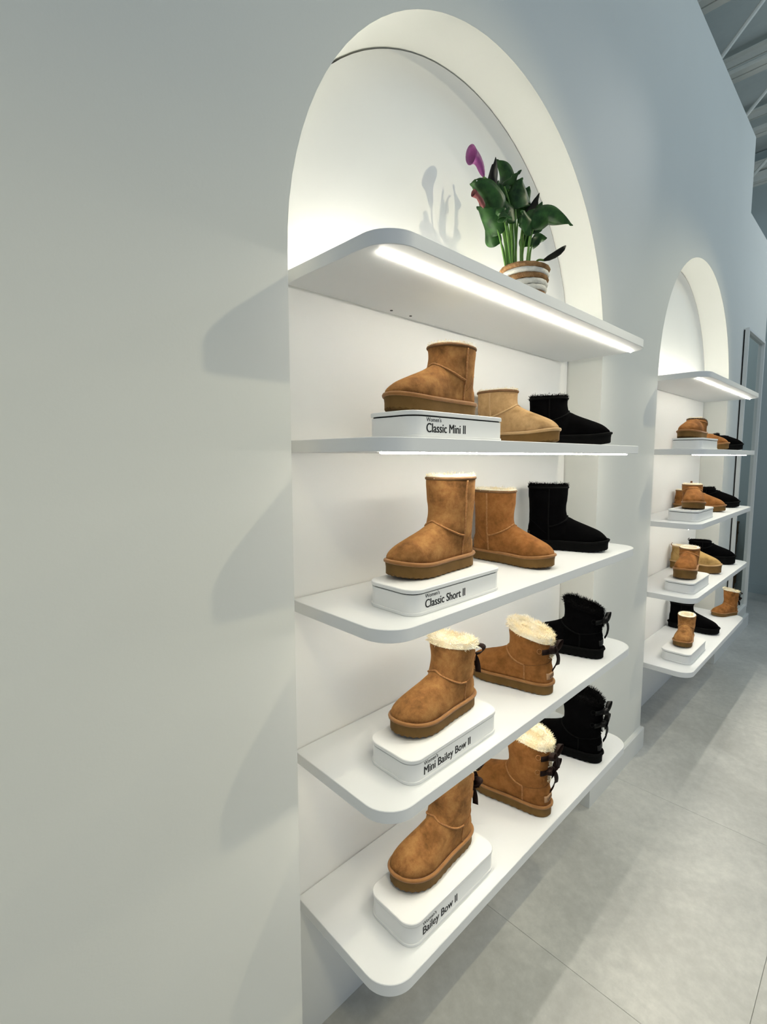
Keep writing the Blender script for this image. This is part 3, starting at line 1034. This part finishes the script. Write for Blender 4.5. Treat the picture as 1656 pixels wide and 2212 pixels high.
PX, PY = 0.848, -0.052
plant = empty('potted_lily', (PX, PY, SZ[0]))
tag(plant, 'purple calla lily in a striped rope basket on the top shelf', 'plant')
pot_h = 0.140
ncoil = 9
inner = MB()
inner.loft([[(r * math.cos(2 * PI * k / 28), r * math.sin(2 * PI * k / 28), z) for k in range(28)] for r, z in ((0.052, 0.001), (0.069, pot_h - 0.012), (0.0, pot_h - 0.014))], True, False)
po = inner.build('pot', M_SOIL, plant); fix_normals(po.data)
for i in range(ncoil):
    z = 0.0112 + i * (pot_h - 0.014) / (ncoil - 1)
    r = 0.052 + 0.0185 * (i / (ncoil - 1)) ** 0.8
    pts = [((r + 0.0012 * noise.noise(Vector((math.cos(a) * 3, math.sin(a) * 3, i * 2.3)))) * math.cos(a), r * math.sin(a), z + 0.0016 * math.sin(a * 2 + i)) for a in [2 * PI * k / 40 for k in range(40)]]
    b = MB().tube(pts, [0.0088 * (1 + 0.06 * math.sin(k * 2.7)) for k in range(40)], 8, closed=True)
    b.build('rope_coil', (M_JUTE if i in (0, 3, 6, 8) else M_ROPEW), po, True)

def bez(pts, n):
    P = [Vector(p) for p in pts]
    out = []
    for i in range(n + 1):
        t = i / n * (len(P) - 1)
        k = min(int(t), len(P) - 2); f = t - k
        p0 = P[max(k - 1, 0)]; p1 = P[k]; p2 = P[k + 1]; p3 = P[min(k + 2, len(P) - 1)]
        out.append(0.5 * ((2 * p1) + (p2 - p0) * f + (2 * p0 - 5 * p1 + 4 * p2 - p3) * f * f + (3 * p1 - p0 - 3 * p2 + p3) * f ** 3))
    return out

VIEW = Vector((0.86, 0.51, 0)).normalized()
def leaf(pts, width, mat, seed, roll=0.25, parent=None):
    rnd = random.Random(seed)
    off = Vector((PX, PY, SZ[0]))
    P = [Vector(p) - off for p in pts]
    P[0].z = pot_h - 0.02
    stem = bez(P[:3], 12)
    MB().tube(stem, [0.0036 - 0.0012 * i / 12 for i in range(13)], 7).build('stem', M_STEM, parent, True)
    sp = bez(P[1:], 42)[14:]
    n = len(sp)
    ph = rnd.uniform(0, 6)
    wid = []
    for i in range(n):
        t = i / (n - 1)
        wid.append(width * 0.66 * (math.sin(PI * min(1, t ** 0.60)) ** 0.95) * (1 - 0.30 * t) + 0.0005)
    rows = []
    tw = rnd.uniform(-0.5, 0.5)
    for i, p in enumerate(sp):
        t = i / (n - 1)
        tg = (sp[min(i + 1, n - 1)] - sp[max(i - 1, 0)]).normalized()
        s = tg.cross(VIEW)
        if s.length < 1e-4: s = Vector((1, 0, 0))
        s.normalize()
        s = Quaternion(tg, tw + 0.5 * math.sin(t * 3 + ph)) @ s
        nn = s.cross(tg).normalized()
        row = []
        for k in range(-3, 4):
            u = k / 3
            cup = (1 - math.cos(u * PI * roll)) * wid[i] * 1.1
            wave = 0.0075 * math.sin(t * 10 + ph + (2 if u > 0 else 0)) * abs(u) ** 2 * (1 if wid[i] > 0.006 else 0)
            row.append(p + s * wid[i] * u * (1 + 0.10 * math.sin(t * 9 + ph + (1.7 if u > 0 else 0))) + nn * (cup + wave))
        rows.append(row)
    b = MB()
    nv = len(rows) * 7
    v = [q for r in rows for q in r]
    norm = []
    f = []
    for i in range(n - 1):
        for k in range(6):
            f.append((i * 7 + k, i * 7 + k + 1, (i + 1) * 7 + k + 1, (i + 1) * 7 + k))
    b.add(v, f)
    o = b.build('leaf', mat, parent, True)
    md = o.modifiers.new('thickness', 'SOLIDIFY'); md.thickness = 0.0007
    return o

LEAVES = [
    ('dark_up', [(0.829,-0.019,2.269), (0.813,-0.012,2.371), (0.792,0.003,2.461), (0.779,0.025,2.529), (0.791,0.025,2.591)], 0.030),
    ('up_ctr', [(0.848,-0.012,2.276), (0.852,0.001,2.387), (0.855,0.015,2.511), (0.849,0.025,2.567), (0.824,0.047,2.607)], 0.044),
    ('up_right', [(0.841,-0.020,2.272), (0.835,-0.011,2.414), (0.814,0.006,2.505), (0.819,-0.023,2.521), (0.823,-0.049,2.536)], 0.022),
    ('right_wavy', [(0.836,-0.031,2.268), (0.834,-0.027,2.361), (0.832,-0.025,2.432), (0.837,-0.033,2.482), (0.834,-0.047,2.519)], 0.066),
    ('left_big', [(0.818,-0.020,2.266), (0.791,-0.014,2.352), (0.766,-0.012,2.408), (0.726,0.016,2.459), (0.694,0.051,2.486)], 0.066),
    ('left_tip', [(0.827,-0.017,2.269), (0.810,0.013,2.414), (0.790,0.040,2.510), (0.778,0.070,2.541), (0.766,0.098,2.533)], 0.020),
    ('left_low', [(0.807,-0.021,2.263), (0.793,-0.017,2.305), (0.771,-0.020,2.344), (0.733,0.005,2.382), (0.713,0.038,2.422)], 0.058),
    ('ctr_low', [(0.804,-0.037,2.258), (0.779,-0.034,2.319), (0.765,-0.030,2.371), (0.742,-0.031,2.389), (0.751,-0.064,2.365)], 0.040),
    ('right_roll', [(0.846,-0.048,2.266), (0.853,-0.041,2.351), (0.867,-0.045,2.425), (0.876,-0.060,2.458), (0.886,-0.076,2.481)], 0.018),
    ('right_mid', [(0.835,-0.049,2.262), (0.833,-0.046,2.320), (0.835,-0.049,2.373), (0.840,-0.077,2.398), (0.857,-0.106,2.422)], 0.052),
    ('far_right', [(0.852,-0.058,2.264), (0.846,-0.068,2.310), (0.843,-0.082,2.356), (0.858,-0.127,2.390), (0.884,-0.191,2.345)], 0.052),
    ('right_low', [(0.872,-0.052,2.271), (0.874,-0.056,2.297), (0.876,-0.060,2.324), (0.896,-0.074,2.346), (0.908,-0.095,2.346)], 0.030),
    ('low_ctr', [(0.849,-0.034,2.270), (0.852,-0.038,2.296), (0.862,-0.037,2.321), (0.867,-0.044,2.354), (0.865,-0.041,2.385)], 0.036),
    ('left_btm', [(0.813,-0.012,2.267), (0.799,-0.008,2.297), (0.794,0.001,2.327), (0.762,0.015,2.350), (0.745,0.024,2.394)], 0.044),
    ('ctr_back', [(0.844,-0.006,2.277), (0.851,0.003,2.363), (0.857,0.012,2.438), (0.848,0.028,2.489), (0.835,0.049,2.543)], 0.050),
    ('fill', [(0.835,-0.030,2.262), (0.828,-0.030,2.330), (0.822,-0.028,2.385), (0.800,-0.015,2.430), (0.775,0.010,2.462)], 0.052),
    ('fill', [(0.846,-0.040,2.262), (0.850,-0.045,2.310), (0.852,-0.055,2.352), (0.862,-0.080,2.395), (0.866,-0.098,2.440)], 0.046),
    ('fill', [(0.826,-0.015,2.262), (0.822,-0.010,2.340), (0.815,0.000,2.420), (0.800,0.012,2.470), (0.795,0.015,2.520)], 0.046),
    ('fill', [(0.842,-0.060,2.262), (0.838,-0.070,2.300), (0.832,-0.078,2.335), (0.812,-0.080,2.375), (0.790,-0.070,2.400)], 0.040),
    ('fill', [(0.850,-0.020,2.262), (0.858,-0.015,2.340), (0.866,-0.015,2.420), (0.872,-0.028,2.470), (0.870,-0.050,2.505)], 0.050),
]
for i, (nm, pts, wd) in enumerate(LEAVES):
    dark = nm in ('dark_up', 'right_roll')
    leaf(pts, wd, M_LEAFD if dark else M_LEAF, i + 3, 0.85 if nm == 'right_roll' else (0.5 if dark else 0.3), plant)

def bloom(stem_pts, axis_pts, radii, mat, name, cut=0.0):
    off = Vector((PX, PY, SZ[0]))
    st = [Vector(p) - off for p in stem_pts]
    st[0].z = pot_h - 0.02
    MB().tube(bez(st, 20), 0.0031, 7).build('stem', M_STEM, plant, True)
    ax = bez([Vector(p) - off for p in axis_pts], len(radii) - 1)
    rows = []
    nA = 20
    for i, p in enumerate(ax):
        tg = (ax[min(i + 1, len(ax) - 1)] - ax[max(i - 1, 0)]).normalized()
        s = tg.cross(Vector((0, 0, 1)))
        if s.length < 1e-4: s = Vector((1, 0, 0))
        s.normalize(); u = s.cross(tg)
        t = i / (len(ax) - 1)
        rows.append([p + (s * math.cos(a) + u * math.sin(a)) * radii[i] + tg * cut * t * t * math.cos(a - 0.7) for a in [2 * PI * k / nA for k in range(nA)]])
    o = MB().loft(rows, True, False).build(name, mat, plant, True)
    md = o.modifiers.new('thickness', 'SOLIDIFY'); md.thickness = 0.0008
    return o
bloom([(0.809,-0.025,2.262), (0.792,-0.017,2.34), (0.771,0.0,2.436), (0.747,0.02,2.49), (0.736,0.03,2.515)],
      [(0.736,0.03,2.515), (0.729,0.034,2.535), (0.722,0.038,2.553), (0.715,0.046,2.568), (0.706,0.058,2.578)],
      [0.003, 0.0075, 0.0100, 0.0110, 0.0125, 0.0150, 0.0195, 0.0255], M_BLOOM, 'bloom', 0.024)
bloom([(0.805,-0.019,2.263), (0.76,-0.008,2.354), (0.722,0.016,2.412)],
      [(0.722,0.016,2.412), (0.714,0.020,2.429), (0.702,0.028,2.446), (0.692,0.036,2.454)], [0.003, 0.007, 0.0075, 0.006, 0.009, 0.010], M_BUD, 'bloom', 0.006)
bloom([(0.839,-0.076,2.254), (0.841,-0.099,2.257), (0.843,-0.122,2.254)],
      [(0.843,-0.122,2.254), (0.851,-0.145,2.261), (0.858,-0.167,2.272), (0.864,-0.180,2.285)], [0.003, 0.007, 0.0085, 0.0085, 0.006, 0.001], M_LEAFD, 'bloom', 0.0)

# ------------------------------------------------------------------ framed mirror at the end of the wall
mx0, mx1, mz0, mz1 = 4.31, 5.02, 0.24, 2.685
mr = empty('wall_mirror', ((mx0 + mx1) / 2, -0.004, mz0))
tag(mr, 'tall white-framed mirror on the wall beyond the far niche', 'mirror')
hw, hh = (mx1 - mx0) / 2, mz1 - mz0
fr, dep = 0.022, 0.034
def fbox(name, a, c):
    o = MB().box(a, c).build(name, M_TRIM, mr)
    md = o.modifiers.new('edge', 'BEVEL'); md.width = 0.0015; md.segments = 2
    return o
fbox('frame_rail', (-hw, -dep, 0), (-hw + fr, -0.006, hh))
fbox('frame_rail', (hw - fr, -dep, 0), (hw, -0.006, hh))
fbox('frame_rail', (-hw + fr, -dep, hh - fr), (hw - fr, -0.006, hh))
fbox('frame_rail', (-hw + fr, -dep, 0), (hw - fr, -0.006, fr))
MB().box((-hw + fr, -0.010, fr), (hw - fr, -0.007, hh - fr)).build('glass', M_MIRROR, mr)
MB().box((-hw + 0.012, -0.006, 0.012), (hw - 0.012, 0.003, hh - 0.012)).build('backing', M_DARK, mr)

# ------------------------------------------------------------------ stacked shoe boxes seen in the mirror
M_CARD = plain_noise('brown_cardboard', (0.16, 0.085, 0.035), (0.20, 0.11, 0.048), 8, 0.85, 0.2)
M_LABEL = plain_noise('white_paper_label', (0.72, 0.72, 0.70), (0.66, 0.66, 0.64), 20, 0.7, 0.05)
def shoe_box(x, y, z, rz, n, st):
    root = empty('shoe_box', (x, y, z), rz)
    tag(root, '%s brown shoe box from the floor in the %s mirrored stack' % (['first', 'second', 'third', 'fourth', 'fifth', 'sixth', 'seventh', 'eighth', 'ninth'][n], st), 'shoe box', 'stacked shoe boxes')
    b = MB().box((-0.17, -0.11, 0), (0.17, 0.11, 0.098)).build('box', M_CARD, root)
    MB().box((-0.174, -0.114, 0.0985), (0.174, 0.114, 0.124)).build('lid', M_CARD, root)
    MB().box((-0.1712, -0.06, 0.030), (-0.1702, 0.07, 0.078)).build('label', M_LABEL, b)
    for i in range(5):
        MB().box((-0.1716, -0.05 + i * 0.011, 0.042), (-0.17125, -0.044 + i * 0.011, 0.066)).build('bar', M_TEXT, b)
for n in range(7): shoe_box(6.35 + 0.012 * math.sin(n * 2.1), -0.47 + 0.01 * math.sin(n * 1.3), n * 0.126, 0.03 * math.sin(n * 1.7), n, 'taller')
for n in range(9): shoe_box(6.35 + 0.010 * math.sin(n * 1.1), -0.76 + 0.008 * math.sin(n * 2.3), n * 0.126, 0.02 * math.sin(n * 2.7), n, 'tallest')

# ------------------------------------------------------------------ steel joists under the roof
JZ0, JZ1 = 4.40, 5.10
def joist(x, lab):
    root = empty('steel_joist', (x, -1.0, JZ0))
    tag(root, lab, 'joist', 'open web steel joists under the roof')
    y0, y1 = -3.6, 3.8
    def chord(name, z, flip):
        b = MB()
        for s in (1, -1):
            zz = (z, z + 0.012) if not flip else (z - 0.012, z)
            b.box((min(s * 0.006, s * 0.062), y0, zz[0]), (max(s * 0.006, s * 0.062), y1, zz[1]))
            zv = (z + 0.012, z + 0.055) if not flip else (z - 0.06, z - 0.012)
            b.box((min(s * 0.008, s * 0.018), y0, zv[0]), (max(s * 0.008, s * 0.018), y1, zv[1]))
        b.build(name, M_STEEL, root)
    chord('bottom_chord', 0.0, False)
    chord('top_chord', JZ1 - JZ0, True)
    n = 12
    dy = (y1 - y0) / n
    for i in range(n):
        a = y0 + i * dy; c = a + dy
        za, zc = (0.03, JZ1 - JZ0 - 0.03) if i % 2 == 0 else (JZ1 - JZ0 - 0.03, 0.03)
        MB().tube([(0, a, za), (0, c, zc)], 0.016, 8).build('web_bar', M_STEEL, root)
JL = ['nearest to the camera', 'second from the camera', 'third from the camera', 'fourth from the camera', 'next to the far end wall']
for i, x in enumerate((2.25, 3.10, 3.92, 4.81, 5.75)):
    joist(x, 'pale steel joist with zigzag web, %s' % JL[i])
bm_ = empty('wall_beam', (6.62, -1.0, 4.80))
tag(bm_, 'ribbed steel beam running along the top of the far end wall', 'beam')
for i, (z0_, z1_, t) in enumerate(((0.0, 0.07, 0.06), (0.075, 0.09, 0.03), (0.095, 0.16, 0.07), (0.165, 0.20, 0.05))):
    MB().box((-t, -4.0, z0_), (0.078, 3.8, z1_)).build('rib', M_STEEL if i != 1 else M_DECK, bm_)
